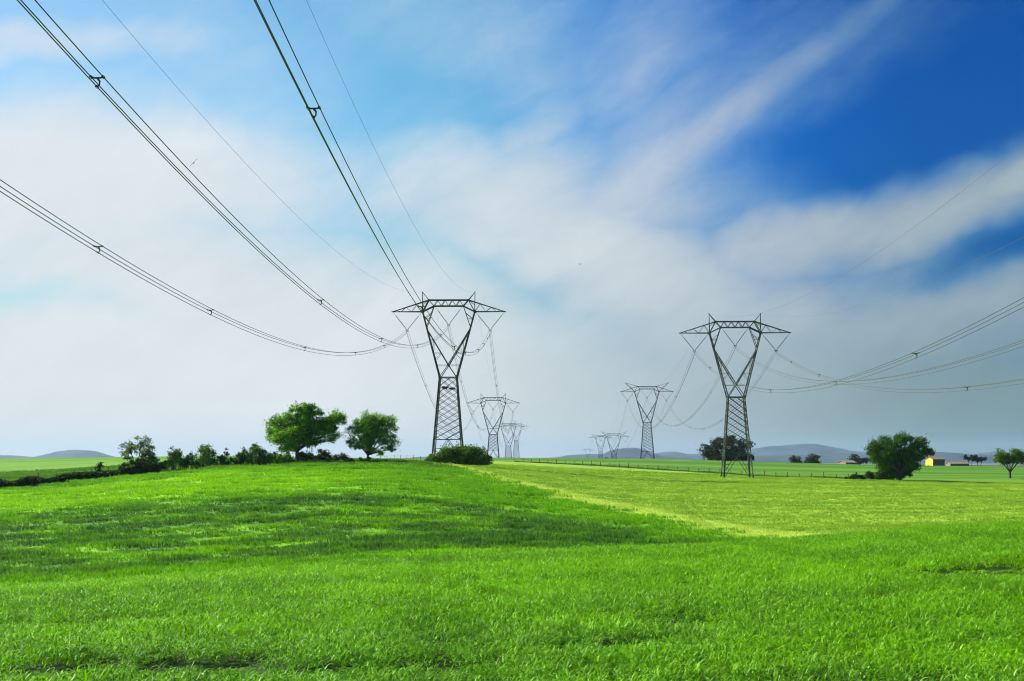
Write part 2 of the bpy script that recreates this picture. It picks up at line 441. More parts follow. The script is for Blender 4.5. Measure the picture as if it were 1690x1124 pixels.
# ---------------------------------------------------------------- ground sheet
def build_ground():
    ly = np.exp(np.linspace(math.log(20), math.log(15060), 520)) - 80
    ly[0] = -60
    s1 = np.linspace(-.44, .44, 300); s0 = -np.geomspace(1.6, .45, 26); s2 = np.geomspace(.45, 1.6, 26)
    s = np.concatenate([s0, s1, s2])
    SS, YY = np.meshgrid(s, ly)
    XX = SS * (YY + 90)
    X = XX.ravel(); Y = YY.ravel()
    Z = ground(X, Y)
    # the soil lies under the standing crop
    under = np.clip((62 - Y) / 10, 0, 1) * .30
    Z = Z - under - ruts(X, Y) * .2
    nc = len(s); nr = len(ly)
    i, j = np.meshgrid(np.arange(nr-1), np.arange(nc-1), indexing='ij'); a = (i*nc + j).ravel()
    mb = MB(); mb.add(np.stack([X, Y, Z], 1), np.stack([a, a+1, a+nc+1, a+nc], 1))
    o = mb.build('ground', M_GROUND, smooth=True); tag(o, kind='structure')
    return o
build_ground()

# ---------------------------------------------------------------- crops: tufts scattered on the ground
rng = np.random.RandomState(11)
def tuft_mesh(name, mat, size, nb, L, wd, lean, seg=4, seed=0, stem=.35, a0=(.05, .35)):
    """a patch of separate curved leaves, size metres square"""
    r = np.random.RandomState(seed); mb = MB()
    px_, py_, ph_ = 0, 0, 1
    for q_ in range(nb):
        if q_ % 6 == 0: px_, py_ = r.uniform(-size/2, size/2, 2); ph_ = r.uniform(.72, 1.18); off = r.uniform(0, 6.28)
        x = px_ + r.normal(0, .012); y = py_ + r.normal(0, .012); th = off + (q_ % 6) * 2.4 + r.normal(0, .35); l = L * r.uniform(.7, 1.15)
        w = wd * r.uniform(.6, 1.25); ln = lean * r.uniform(.15, 1.3)
        h0 = L * stem * r.uniform(.15, 1.5) * ph_
        d = np.array([math.cos(th), math.sin(th)]); sd_ = np.array([-d[1], d[0]]); tw = r.uniform(-.9, .9)
        pos = np.array([x, y, h0*.7]); vs = []
        ang = r.uniform(*a0)
        for k in range(seg+1):
            t = k / seg
            ww = w/2 * (1 - t**2.2) * (1 if k else .7)
            sv = np.array([sd_[0]*math.cos(tw*t), sd_[1]*math.cos(tw*t), math.sin(tw*t)]) * ww
            vs += [pos - sv, pos + sv]
            pos = pos + np.array([d[0]*math.sin(ang), d[1]*math.sin(ang), math.cos(ang)]) * l/seg
            ang += ln / seg * (1 + 1.2*t)
        mb.add(vs, [(2*k, 2*k+1, 2*k+3, 2*k+2) for k in range(seg)])
    me = mb.mesh(name, True); me.materials.append(mat); return me
def scatter(name, meshes, P, scale, seed, kind_label):
    coll = bpy.data.collections.new(name + '_tufts')
    for k, me in enumerate(meshes):
        coll.objects.link(bpy.data.objects.new('tuft', me))
    n = len(P); me = bpy.data.meshes.new(name); me.vertices.add(n); me.vertices.foreach_set('co', P.ravel())
    a = me.attributes.new('sca', 'FLOAT_VECTOR', 'POINT'); a.data.foreach_set('vector', scale.ravel())
    r = np.random.RandomState(seed); rot = np.zeros((n, 3)); rot[:, 2] = r.uniform(0, 6.283, n)
    rot[:, 0] = r.normal(0, .06, n); rot[:, 1] = r.normal(0, .06, n)
    a = me.attributes.new('rot', 'FLOAT_VECTOR', 'POINT'); a.data.foreach_set('vector', rot.ravel())
    o = bpy.data.objects.new(name, me); COL.objects.link(o)
    me.materials.append(meshes[0].materials[0])
    ng = bpy.data.node_groups.new(name + '_scatter', 'GeometryNodeTree')
    ng.interface.new_socket('Geometry', in_out='INPUT', socket_type='NodeSocketGeometry')
    ng.interface.new_socket('Geometry', in_out='OUTPUT', socket_type='NodeSocketGeometry')
    gi = ng.nodes.new('NodeGroupInput'); go = ng.nodes.new('NodeGroupOutput')
    ci = ng.nodes.new('GeometryNodeCollectionInfo'); ci.inputs['Collection'].default_value = coll
    ci.inputs['Separate Children'].default_value = True; ci.inputs['Reset Children'].default_value = True
    ip = ng.nodes.new('GeometryNodeInstanceOnPoints'); ip.inputs['Pick Instance'].default_value = True
    rv = ng.nodes.new('FunctionNodeRandomValue'); rv.data_type = 'INT'
    rv.inputs[4].default_value = 0; rv.inputs[5].default_value = len(meshes)-1
    at1 = ng.nodes.new('GeometryNodeInputNamedAttribute'); at1.data_type = 'FLOAT_VECTOR'; at1.inputs[0].default_value = 'sca'
    at2 = ng.nodes.new('GeometryNodeInputNamedAttribute'); at2.data_type = 'FLOAT_VECTOR'; at2.inputs[0].default_value = 'rot'
    e2r = ng.nodes.new('FunctionNodeEulerToRotation')
    L = ng.links.new
    L(gi.outputs[0], ip.inputs['Points']); L(ci.outputs[0], ip.inputs['Instance']); L(rv.outputs[2], ip.inputs['Instance Index'])
    L(at2.outputs[0], e2r.inputs[0]); L(e2r.outputs[0], ip.inputs['Rotation']); L(at1.outputs[0], ip.inputs['Scale'])
    L(ip.outputs[0], go.inputs[0])
    md = o.modifiers.new('scatter', 'NODES'); md.node_group = ng
    tag(o, kind_label, kind='stuff'); return o
def fan(y0, y1, step, margin=1.12, off=1.5, grow=0.0):
    """jittered points covering the view wedge between two distances"""
    P = []; y = y0
    while y < y1:
        st = step * (1 + grow * (y - y0)); hw = y * .384 * margin + off; n = int(2*hw/st)
        xs = -hw + (np.arange(n) + rng.rand(n)) * st
        P.append(np.stack([xs, y + rng.rand(n)*st], 1)); y += st
    return np.concatenate(P)

# near wheat
def near_wheat():
    ms = [tuft_mesh('wheat_patch', M_NEAR, .5, 264, .105, .0135, 1.8, 4, k, stem=1.5, a0=(.25, 1.15)) for k in range(10)]
    P = fan(4.0, 50, .39, 1.15, 2.0, .003)
    X, Y = P[:, 0], P[:, 1]
    g = ground(X, Y); rt = ruts(X, Y)
    z = g - .30 - rt * .3
    # bands of taller and shorter growth
    b = np.sin(X*.9 + 1.3*np.sin(Y*.5)) * .5 + np.sin(Y*2.1 + X*.35 + 2*np.sin(X*.23)) * .7 + np.sin(Y*.83 - X*.21) * .8
    s = 1 + .055 * b
    s = s * np.clip(1 - rt * 3.0, .30, 1) * rng.uniform(.82, 1.12, len(X))
    keep = rng.rand(len(X)) > np.clip(rt*3.0, 0, .55)
    sc_ = np.stack([1.05 + .1*rng.rand(len(X)), 1.05 + .1*rng.rand(len(X)), s * rng.uniform(.9, 1.1, len(X))], 1)
    scatter('wheat', ms, np.stack([X, Y, z], 1)[keep], sc_[keep], 3, 'dense young green wheat filling the foreground field')
near_wheat()
def mid_fields():
    P = fan(68, 262, .85, 1.1, 6, .0035)
    X, Y = P[:, 0], P[:, 1]
    sd_ = (X-BA[0])*BN[0] + (Y-BA[1])*BN[1] + rng.normal(0, 1.2, len(X)) + .6*np.sin(Y*.23+X*.1) + .4*np.sin(Y*.71)
    g = ground(X, Y)
    fdx = (FB-FA)[1]/(FB-FA)[0]; fd = Y - FA[1] - (X-FA[0])*fdx
    st = 1 + .0035*(Y-68)
    L = sd_ < 0; 
    msL = [tuft_mesh('grass_patch', M_LEFT, 1.5, 130, .30, .045, 1.3, 3, 40+k) for k in range(6)]
    cl = np.sin(X*.35+2*np.sin(Y*.21))*np.sin(Y*.55+1.5*np.sin(X*.17)) + .5*np.sin(Y*1.3+X*.4)
    s = np.clip(1 + .45*cl + .35*np.sin(X*.9+2*np.sin(Y*.4))*np.sin(Y*1.7+X*.2), .35, 2.2)
    sc_ = np.stack([st, st, s], 1)
    k = L & (rng.rand(len(X)) < .9)
    scatter('grass', msL, np.stack([X, Y, g - .12], 1)[k], sc_[k], 5, 'rough bright and dark green grass of the rising left field')
    msR = [tuft_mesh('barley_patch', M_RIGHT, 1.5, 120, .20, .04, 1.2, 3, 60+k) for k in range(6)]
    k = (~L) & (fd < -1.5)
    # tractor lines run along the field
    rowc = np.abs(((Y + X*.05 + 1.2*np.sin(X*.03)) / 9.0) % 1 - .5)
    k &= ~((rowc < .028) & (rng.rand(len(X)) < .8))
    sc_ = np.stack([st, st, .95 + .10*cl], 1)
    scatter('barley', msR, np.stack([X, Y, g - .10], 1)[k], sc_[k], 6, 'even yellow green young barley of the right field')
mid_fields()

# ---------------------------------------------------------------- pylons
HB = 11.7
def tower(name, px, w, arm_px, D, label, flare=False, vp=880, scale_z=None):
    """D: depth of the base below the crossarm; w: width of the crossarm in the photograph"""
    Y = 20.0 / w * F
    c = at(px, arm_px, Y); x, zt = c.x, c.z
    zb = gz(x, Y); D = zt - zb + .15 if D is None else D
    if zt - D > zb - .1: D = zt - zb + .15
    yaw = -math.atan((vp - 845) / F)
    root = empty(name, (x, Y, zt - D), yaw)
    tag(root, label, 'pylon', 'lattice steel power pylons of the two lines')
    A = D; zw = D - HB; zr = 4.4          # arm level, waist level, ring level above the base
    slope = (2.34 - 1.5) / (22.35 - HB)
    def hw(z): return 1.5 + (zw - z) * slope
    # lattice body
    b = MB()
    for (sx, sy) in ((1, 1), (1, -1), (-1, 1), (-1, -1)):
        b.angle((sx*hw(zr), sy*hw(zr), zr), (sx*1.5, sy*1.5, zw), .17, .25)
    dz = 2.3
    for face in range(4):
        def P(u, z):      # u -1..1 across the face
            h = hw(z)
            return [(u*h, -h, z), (u*h, h, z), (-h, u*h, z), (h, u*h, z)][face]
        off = .3 if face == 1 else 0
        z = zr - 4*dz + off
        while z < zw:
            for sgn in (1, -1):
                za, zb2 = z, z + 2.5
                t0 = max(0, (zr - za)/(zb2-za)); t1 = min(1, (zw - za)/(zb2-za))
                if t1 > t0 + .02:
                    b.bar(P(sgn*(-1+2*t0), za+(zb2-za)*t0), P(sgn*(-1+2*t1), za+(zb2-za)*t1), .085)
            z += dz/2*1.0
        for z in (zr, zw):
            b.bar(P(-1, z), P(1, z), .15 if z == zw else .1)
    b.build('lattice_body', M_STEEL, root)
    # four legs with their braces
    for (sx, sy) in ((1, 1), (1, -1), (-1, 1), (-1, -1)):
        l = MB(); h0 = hw(0); h1 = hw(zr)
        l.angle((sx*h0, sy*h0, -.3), (sx*h1, sy*h1, zr), .2, .3)
        for fx in (0, 1):
            foot = Vector((sx*h0, sy*h0, .25)); top = Vector((0, sy*h1, zr)) if fx else Vector((sx*h1, 0, zr))
            l.bar(foot, top, .09)
            m1 = foot.lerp(top, .62); lg = Vector((sx*hw(zr*.62), sy*hw(zr*.62), zr*.62)); l.bar(lg, m1, .06)
            m2 = foot.lerp(top, .35); lg = Vector((sx*hw(zr*.62), sy*hw(zr*.62), zr*.62)); l.bar(lg, m2, .05)
        lo = l.build('leg', M_STEEL, root)
        ft = MB(); ft.box((sx*h0, sy*h0, -.1), (.75, .75, .9)); ft.build('footing', M_CONC, lo)
    # head frame: the two raking sides, crotch and inner braces; narrows in depth upwards
    def dep(z): return 1.5 - (z - zw) / HB * .9
    hf = MB()
    for sx in (-1, 1):
        for sy in (-1, 1):
            def Q(x_, zrel): z = A + zrel; return (sx*x_, sy*max(dep(z), .6), z)
            hf.bar(Q(1.5, -HB), Q(4.63, 0), .19)
            hf.bar(Q(2.6, 1.0), Q(3.86, -2.7), .11)
            hf.bar(Q(3.72, -3.3), Q(0, -9.5), .17)
            hf.bar(Q(0, -9.5), Q(-1.5, -HB), .13)
            hf.bar(Q(2.68, -7.4), Q(1.25, -7.4), .06); hf.bar(Q(2.1, -9.55), Q(0, -9.55), .07)
            hf.bar(Q(2.35, -8.6), Q(1.25, -7.4), .05); hf.bar(Q(3.25, -5.1), Q(2.6, -5.15), .05); hf.bar(Q(2.68, -7.4), Q(2.6, -5.15), .05)
            hf.bar(Q(3.0, -.2), Q(4.3, -1.3), .07); hf.bar(Q(3.35, -1.2), Q(4.3, -1.3), .06)
        n = 7
        for k in range(n):      # zigzag between front and back planes
            t0, t1 = k/n, (k+1)/n
            def G(t, sy):
                z = zw + HB*t; return (sx*(1.5+3.13*t), sy*max(dep(z), .6), z)
            hf.bar(G(t0, 1 if k % 2 else -1), G(t1, -1 if k % 2 else 1), .05)
            hf.bar(G(t1, -1), G(t1, 1), .05)
            def G2(t, sy):
                z = A - 9.5 + 6.2*t; return (sx*3.72*t, sy*max(dep(z), .6), z)
            hf.bar(G2(t0, -1 if k % 2 else 1), G2(t1, 1 if k % 2 else -1), .045)
    hf.box((0, 0, A-9.5), (.35, dep(A-9.5)*2+.1, .35))
    for sx in (-1, 1):
        for sy in (-1, 1):
            hf.box((sx*4.63, sy*.6, A), (.42, .12, .42)); hf.box((sx*1.5, sy*1.5, A-HB+.05), (.36, .12, .34))
    hf.build('head_frame', M_STEEL, root)
    # bridge beam
    bm = MB(); d = .6
    for sy in (-d, d):
        bm.bar((-3.5, sy, A+2.07), (3.5, sy, A+2.07), .16); bm.bar((-2.6, sy, A+1.0), (2.6, sy, A+1.0), .16)
        for sx in (-1, 1):
            bm.bar((sx*2.6, sy, A+1), (sx*4.63, sy, A), .16); bm.bar((sx*3.5, sy, A+2.07), (sx*4.63, sy, A), .14)
            bm.bar((sx*3.5, sy, A+2.07), (sx*2.6, sy, A+1), .12)
            bm.box((sx*3.5, sy, A+2.07), (.32, .1, .26))
        xs = [-2.6, -1.3, 0, 1.3, 2.6]
        for k in range(4):
            m_ = (xs[k]+xs[k+1])/2
            bm.bar((xs[k], sy, A+1), (m_, sy, A+2.07), .09); bm.bar((m_, sy, A+2.07), (xs[k+1], sy, A+1), .09)
    for k in range(-5, 6):
        bm.bar((k*.65, -d, A+2.07), (k*.65+.3, d, A+2.07), .05)
        if abs(k) < 5: bm.bar((k*.6, -d, A+1), (k*.6+.3, d, A+1), .05)
    bm.build('bridge_beam', M_STEEL, root)
    for sx in (-1, 1):
        a = MB()
        tip = Vector((sx*10, 0, A))
        for sy in (-d, d):
            a.bar((sx*4.63, sy, A), tip, .13); a.bar((sx*3.5, sy, A+2.07), tip, .13)
            for t0, t1 in ((0, .18), (.36, .18), (.36, .55), (.72, .55), (.72, .85)):
                lo = Vector((sx*4.63, sy, A)).lerp(tip, t0); up = Vector((sx*3.5, sy, A+2.07)).lerp(tip, .17+.83*t1)
                a.bar(lo, up, .055)
        for t in (.2, .4, .6, .8):
            for z0, x0 in ((A, 4.63), (A+2.07, 3.5)):
                p1 = Vector((sx*x0, -d, z0)).lerp(tip, t); p2 = Vector((sx*x0, d, z0)).lerp(tip, t); a.bar(p1, p2, .045)
                p3 = Vector((sx*x0, d, z0)).lerp(tip, t-.2); a.bar(p1, p3, .04)
        a.box(tuple(tip), (.3, .3, .16))
        a.build('crossarm', M_STEEL, root)
        pk = MB()
        if flare: top = Vector((sx*8.3, 0, A+3.45))
        else: top = Vector((sx*4.66, 0, A+3.5))
        for sy in (-d, d):
            pk.bar((sx*4.63, sy, A), top, .1); pk.bar((sx*3.5, sy, A+2.07), top, .09)
            if flare: pk.bar((sx*5.6, sy, A+1.4), top, .07)
            else: pk.bar(Vector((sx*4.63, sy, A)).lerp(top, .35), Vector((sx*3.5, sy, A+2.07)), .05)
        pk.bar(Vector((sx*4.63, -d, A)).lerp(top, .6), Vector((sx*4.63, d, A)).lerp(top, .6), .05)
        pk.box(tuple(top), (.16, .25, .2))
        pk.build('earth_wire_peak', M_STEEL, root)
    # insulator strings: three V pairs
    V = [(-7.37, -3.26, -9.9, -4.75, -.05), (0, -2.35, -2.45, 2.45, .95), (7.37, -3.26, 4.75, 9.9, -.05)]
    for (xb, zb_, xl, xr, zt_) in V:
        for xt in (xl, xr):
            i = MB(); p0 = Vector((xt, 0, A+zt_)); p1 = Vector((xb, 0, A+zb_))
            i.tube([p0, p1], .03, 5)
            nsh = 20
            for k in range(nsh):
                t = .22 + .72*k/nsh; q0 = p0.lerp(p1, t); q1 = p0.lerp(p1, t+.016)
                i.tube([q0, q0.lerp(q1, .3), q1], [.03, .14, .05], 8)
            i.build('insulator_string', M_INS, root)
        y_ = MB(); y_.bar((xb-.3, 0, A+zb_), (xb+.3, 0, A+zb_), .1, .16)
        y_.bar((xb-.25, 0, A+zb_), (xb, 0, A+zb_-.3), .07); y_.bar((xb+.25, 0, A+zb_), (xb, 0, A+zb_-.3), .07)
        y_.build('yoke_plate', M_STEEL, root)
    root['_A'] = A
    return root
T = {}
T['1a'] = tower('power_pylon', 740.5, 187, 514.5, 27.0, 'largest lattice pylon, left of centre, rising behind the rounded bush')
T['1b'] = tower('power_pylon', 814, 88, 665.3, 22.0, 'mid distance pylon right of the rounded bush, square window head with upright peaks')
T['1c'] = tower('power_pylon', 839, 53, 704.6, 21.8, 'nearer of the two overlapping faint pylons far right of the bush')
T['1d'] = tower('power_pylon', 852, 40, 703.5, 30.0, 'farther of the two overlapping faint pylons, its right arm showing past the other')
T['2a'] = tower('power_pylon', 1213, 182, 549.5, 26.6, 'large lattice pylon on four legs standing in the right barley field', vp=946)
T['2b'] = tower('power_pylon', 1067.5, 87, 646.6, 27.0, 'mid distance pylon with outward flaring peaks in front of the blue hills', flare=True, vp=946)
T['2c'] = tower('power_pylon', 1013, 50, 721, 27.0, 'hazy distant pylon showing only its head, rightmost above the crest left of the flared pylon', vp=946, flare=True)
T['2d'] = tower('power_pylon', 991, 37, 722.5, 27.0, 'hazy pylon head half hidden behind its nearer neighbour above the crest', vp=946, flare=True)
T['2e'] = tower('power_pylon', 970, 21, 743, 27.0, 'tiniest faint pylon head just above the horizon at the end of the right line', vp=946)
# nests in the first pylon
for nm, px, py, lb in (('bird_nest', 734.6, 639.8, 'small dark twig nest on the left of the big left pylon just under its waist'), ('bird_nest', 746, 641.5, 'small dark twig nest on the right of the big left pylon just under its waist')):
    r0 = T['1a']; c = at(px, py, r0.location.y - 1.2)
    mb = MB(); rr = np.random.RandomState(int(px))
    for _ in range(90):
        d = Vector(rr.normal(0, 1, 3)); d.normalize(); d.z *= .55; p = d*rr.uniform(.1, .38); q = Vector(rr.normal(0, .22, 3)); q.z *= .3
        mb.bar(p-q, p+q, .06)
    o = mb.build(nm, M_NEST); o.location = c; tag(o, lb, 'nest', 'nests in the big left pylon')

# ---------------------------------------------------------------- cables
def sag_pts(p, q, sag, n):
    out = []
    for k in range(n+1):
        t = k/n; v = p.lerp(q, t); v.z -= 4*sag*t*(1-t); out.append(v)
    return out
def world(root, x, zrel):
    A = root['_A']; c, s = math.cos(root.rotation_euler.z), math.sin(root.rotation_euler.z)
    return Vector((root.location.x + c*x, root.location.y + s*x, root.location.z + A + zrel))
PH = [(-7.37, -3.55), (0, -2.65), (7.37, -3.55)]
TRI = [(-.21, .12), (.21, .12), (0, -.22)]
def phase_span(p, q, sag, label, spacers, rad=.0195, step=44, n=90, parts=True, group=None, phase0=.5, flat=False):
    d = q - p; dx = Vector((d.x, d.y, 0)).normalized(); side = Vector((dx.y, -dx.x, 0))
    if side.x < 0: side = -side
    mid = Vector((p.x, p.y, p.z))
    if parts:
        root = empty('conductor_bundle', mid); tag(root, label, 'power cable', group)
        for (u, v) in TRI:
            mb = MB(); mb.tube([a - mid + side*u + Vector((0, 0, v)) for a in sag_pts(p, q, sag, n)], rad, 6)
            mb.build('conductor', M_WIRE, root, True)
        L = d.length
        pts = sag_pts(p, q, sag, 1000)
        for y in spacers:
            t = (y - p.y) / (q.y - p.y)
            if not 0 < t < 1: continue
            c = pts[int(t*1000)] - mid
            mb = MB()
            a1 = c + side*-.21 + Vector((0, 0, .12)); a2 = c + side*.21 + Vector((0, 0, .12)); a3 = c + Vector((0, 0, -.22))
            mb.tube([a1, c + side*-.1 + Vector((0, 0, .09)), c + side*.1 + Vector((0, 0, .09)), a2], .032, 6)
            mb.tube([c + Vector((0, 0, .09)), c + side*.09 + Vector((0, 0, -.03)), c + side*.08 + Vector((0, 0, -.17)), a3], [.045, .035, .03, .03], 6)
            for a in (a1, a2, a3): mb.tube([a - dx*.07, a + dx*.07], .052, 8)
            mb.build('spacer', M_WIRE, root)
        return root
    mb = MB()
    for (u, v) in TRI[:2] if not flat else [(0, 0)]:
        mb.tube([a + side*u + Vector((0, 0, v)) for a in sag_pts(p, q, sag, n)], rad, 5)
    o = mb.build('conductor_bundle', M_WIRE, None, True); tag(o, label, 'power cable', group); return o
def earth_span(p, q, sag, label, group, rad=.0085, n=90):
    mb = MB(); mb.tube(sag_pts(p, q, sag, n), rad, 5); o = mb.build('earth_wire', M_EARTH, None, True); tag(o, label, 'power cable', group)
def back_end(root, x, zrel, slope, dy, y0=-34.):
    p = world(root, x, zrel); return Vector((p.x - (p.y - y0)*slope, y0, p.z))
side_nm = ['left', 'middle', 'right']
S1, S2 = 35/F, 101/F
sp1 = [(68, 92, 130, 167, 200, 27), (45, 93.5, 131, 172, 200, 215), (45.6, 90, 128, 148, 185, 205, 220)]
g1, g2 = 'cables of the left power line', 'cables of the right power line'
for k, (x, z) in enumerate(PH):
    p = world(T['1a'], x, z)
    lab = ['lowest triple cable bundle sweeping in from the left edge to the big left pylon',
           'triple cable bundle from the top left corner to the middle of the big left pylon',
           'steep triple cable bundle from the top edge past the big left pylon\'s left shoulder'][k]
    phase_span(back_end(T['1a'], x, z, S1, 0), p, 12.0, lab, sp1[k], group=g1)
    p2 = world(T['2a'], x, z)
    lab = ['steepest paired cables leaving the right edge, hung from the left arm of the right pylon',
           'paired cables of middle height leaving the right edge from the right pylon',
           'lowest flattest paired cables leaving the right edge from the right pylon'][k]
    phase_span(back_end(T['2a'], x, z, S2, 0, -24.), p2, 12.6, lab, [(86, 150, 215), (60, 150, 222), (125, 70, 200, 225)][k], group=g2)
for sx, nm in ((-1, 'left'), (1, 'right')):
    earth_span(back_end(T['1a'], sx*4.66, 3.6, S1, 0), world(T['1a'], sx*4.66, 3.6), 9.2, 'single thin wire from the top edge to the %s peak of the big left pylon' % nm, g1)
    earth_span(back_end(T['2a'], sx*4.66, 3.6, S2, 0, -24.), world(T['2a'], sx*4.66, 3.6), 9.4, 'single thin wire from the right edge towards the %s peak of the right pylon' % nm, g2)
def further(keys, g, line, firstnm):
    order = ['first', 'second', 'third', 'fourth']
    for i in range(len(keys)-1):
        a, b = T[keys[i]], T[keys[i+1]]
        for k, (x, z) in enumerate(PH):
            p, q = world(a, x, z), world(b, x, z)
            lb = '%s cable bundle of the %s line between its %s and %s pylons' % (side_nm[k], line, order[i], ['second', 'third', 'fourth', 'farthest'][i])
            if i == 0: phase_span(p, q, 12.2, lb, [p.y + d for d in (42, 88, 128, 168, 205, 240)], group=g, rad=.022)
            else: phase_span(p, q, 11.5, lb, [], parts=False, group=g, rad=.02, n=40, flat=i > 1)
        for sx, nm in ((-1, 'left'), (1, 'right')):
            fx = 8.3 if keys[i] in ('2b', '2c', '2d') else 4.66; fx2 = 8.3 if keys[i+1] in ('2b', '2c', '2d') else 4.66
            earth_span(world(a, sx*fx, 3.5), world(b, sx*fx2, 3.5), 8.5, '%s thin top wire of the %s line between its %s and %s pylons' % (nm, line, order[i], ['second', 'third', 'fourth', 'farthest'][i]), g, n=40)
further(['1a', '1b', '1c', '1d'], g1, 'left', '')
further(['2a', '2b', '2c', '2d', '2e'], g2, 'right', '')

# ---------------------------------------------------------------- trees
def leaf_mat(name, c_dark, c_light, c_tip, trans=.3):
    m, nt, b = new_mat(name)
    p, x, y, z = wpos(nt)
    g = nt.nodes.new('ShaderNodeNewGeometry')
    r = S(nt, g.outputs['Random Per Island'])
    f = (noise(nt, p, .9, 2, .5).step(.35, .65) * .6 + r * .4)
    col = mixc(nt, f, c_dark, c_light); col = mixc(nt, r.step(.82, .95) * .6, col, c_tip)
    nt.links.new(col, b.inputs['Base Color']); b.inputs['Roughness'].default_value = .55; b.inputs['Specular IOR Level'].default_value = .12
    tr = nt.nodes.new('ShaderNodeBsdfTranslucent'); nt.links.new(col, tr.inputs[0])
    mx = nt.nodes.new('ShaderNodeMixShader'); mx.inputs[0].default_value = trans
    nt.links.new(b.outputs[0], mx.inputs[1]); nt.links.new(tr.outputs[0], mx.inputs[2])
    nt.links.new(mx.outputs[0], nt.nodes['Material Output'].inputs[0])
    return m
L_OAK = leaf_mat('oak_leaves', (.06, .16, .002), (.22, .48, .003), (.36, .66, .005), .45)
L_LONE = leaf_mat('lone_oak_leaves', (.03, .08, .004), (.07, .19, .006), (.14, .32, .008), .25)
L_ALM = leaf_mat('almond_leaves', (.05, .11, .006), (.12, .26, .008), (.22, .40, .014), .35)
L_HEDGE = leaf_mat('hedge_leaves', (.018, .045, .006), (.04, .10, .008), (.08, .20, .012), .2)
L_DRY = leaf_mat('holm_oak_leaves', (.03, .04, .012), (.055, .075, .02), (.09, .10, .03), .2)
L_PINE = leaf_mat('pine_needles', (.015, .028, .012), (.03, .05, .02), (.04, .06, .025), .1)
L_BUSH = leaf_mat('bramble_leaves', (.04, .09, .003), (.13, .28, .004), (.28, .48, .006), .35)

def leaves(cent, size, r, flat=0, up=.25):
    n = len(cent)
    nrm = r.normal(0, 1, (n, 3)); nrm[:, 2] += up; nrm /= np.linalg.norm(nrm, axis=1)[:, None]
    t = np.cross(nrm, r.normal(0, 1, (n, 3))); t /= np.linalg.norm(t, axis=1)[:, None]; b = np.cross(nrm, t)
    s = size * r.uniform(.55, 1.3, n)[:, None]
    v = np.stack([cent - t*s, cent + b*s*.55, cent + t*s, cent - b*s*.55], 1).reshape(-1, 3)
    return v, np.arange(n*4).reshape(n, 4)
def tree(name, cat, label, base, Y, lobes, mat, n=5000, leaf=.16, group=None, trunk_r=.28, seed=1, clump=.30, fork=.3, depth=.85, twigs=30, shell=.62, limbs=True, lean=0, sink=.15, cl_per=16):
    """base (px, py); lobes: (px, py, rx, ry) in photograph pixels, turned into ellipsoids at distance Y"""
    r = np.random.RandomState(seed)
    bx = at(base[0], base[1], Y); z0 = gz(bx.x, Y); k = Y / F
    if base[1] is None: pass
    root = empty(name, (bx.x, Y, z0)); tag(root, label, cat, group)
    dz = bx.z - z0          # lobes keep their place in the air above this ground point
    L = []
    area = sum(l[2]*l[3] for l in lobes)
    ctot = []; mb = MB(); tips = []
    wmax = max(l[0]+l[2] for l in lobes) - min(l[0]-l[2] for l in lobes)
    for (px, py, rx, ry) in lobes:
        c = at(px, py, Y); cl = Vector((c.x - bx.x, 0, c.z - z0)); rx_, ry_ = rx*k, ry*k
        off = abs(px - base[0]) / (wmax/2 + 1e-6)
        cl.y = r.uniform(-1, 1) * wmax*k*.28 * max(0, 1 - off)
        rd = (rx_ + ry_)/2*depth
        m = int(n * (rx*ry) / area); nc = max(5, int(cl_per * (rx*ry*len(lobes)/area)**.5))
        d = r.normal(0, 1, (nc, 3)); d /= np.linalg.norm(d, axis=1)[:, None]
        rad = shell + (1-shell)*r.rand(nc)[:, None]**.5
        rad[: nc//4] *= .5
        cc = d * rad * np.array([rx_, rd, ry_]) + np.array(cl)
        idx = r.randint(0, nc, m)
        cs = min(rx_, ry_) * clump * r.uniform(.6, 1.35, nc)
        P = cc[idx] + r.normal(0, 1, (m, 3)) * cs[idx][:, None] * np.array([1, 1, .75])
        P = P[P[:, 2] > .12]
        v, f = leaves(P, leaf, r); mb.add(v, f)
        for c_ in cc[r.choice(nc, min(nc, max(3, int(twigs*rx*ry/area))), replace=False)]: tips.append((Vector(c_), cl))
    if limbs:
        t = MB(); top = Vector((lean, 0, max(.4, fork)))
        t.tube([(0, 0, -sink-.2), (lean*.1, 0, .1), (lean*.4, .03, top.z*.5), tuple(top)], [trunk_r*1.5, trunk_r*1.15, trunk_r, trunk_r*.9], 9)
        done = {}
        for (tip, cl) in tips:
            key = tuple(cl)
            if key not in done:
                done[key] = 1
                mid = top.lerp(cl, .5) + Vector((r.normal(0, .15), r.normal(0, .15), .1))
                t.tube([tuple(top - Vector((0, 0, .15))), tuple(mid), tuple(cl)], [trunk_r*.62, trunk_r*.42, trunk_r*.2], 7)
            m2 = cl.lerp(tip, .5) + Vector(r.normal(0, .12, 3))
            t.tube([tuple(cl.lerp(top, .35)), tuple(m2), tuple(tip)], [trunk_r*.24, trunk_r*.13, trunk_r*.05], 5)
        t.build('trunk', M_BARK, root, True)
        mb.build('crown', mat, root)
    else:
        st = MB()
        for (tip, cl) in tips[:14]:
            a = Vector((tip.x*.85, tip.y*.5, -.1)); st.tube([tuple(a), tuple(a.lerp(tip, .5) + Vector((.05, 0, .1))), tuple(tip)], [.05, .04, .015], 5)
        st.build('stem', M_BARK, root); mb.build('foliage', mat, root)
    return root
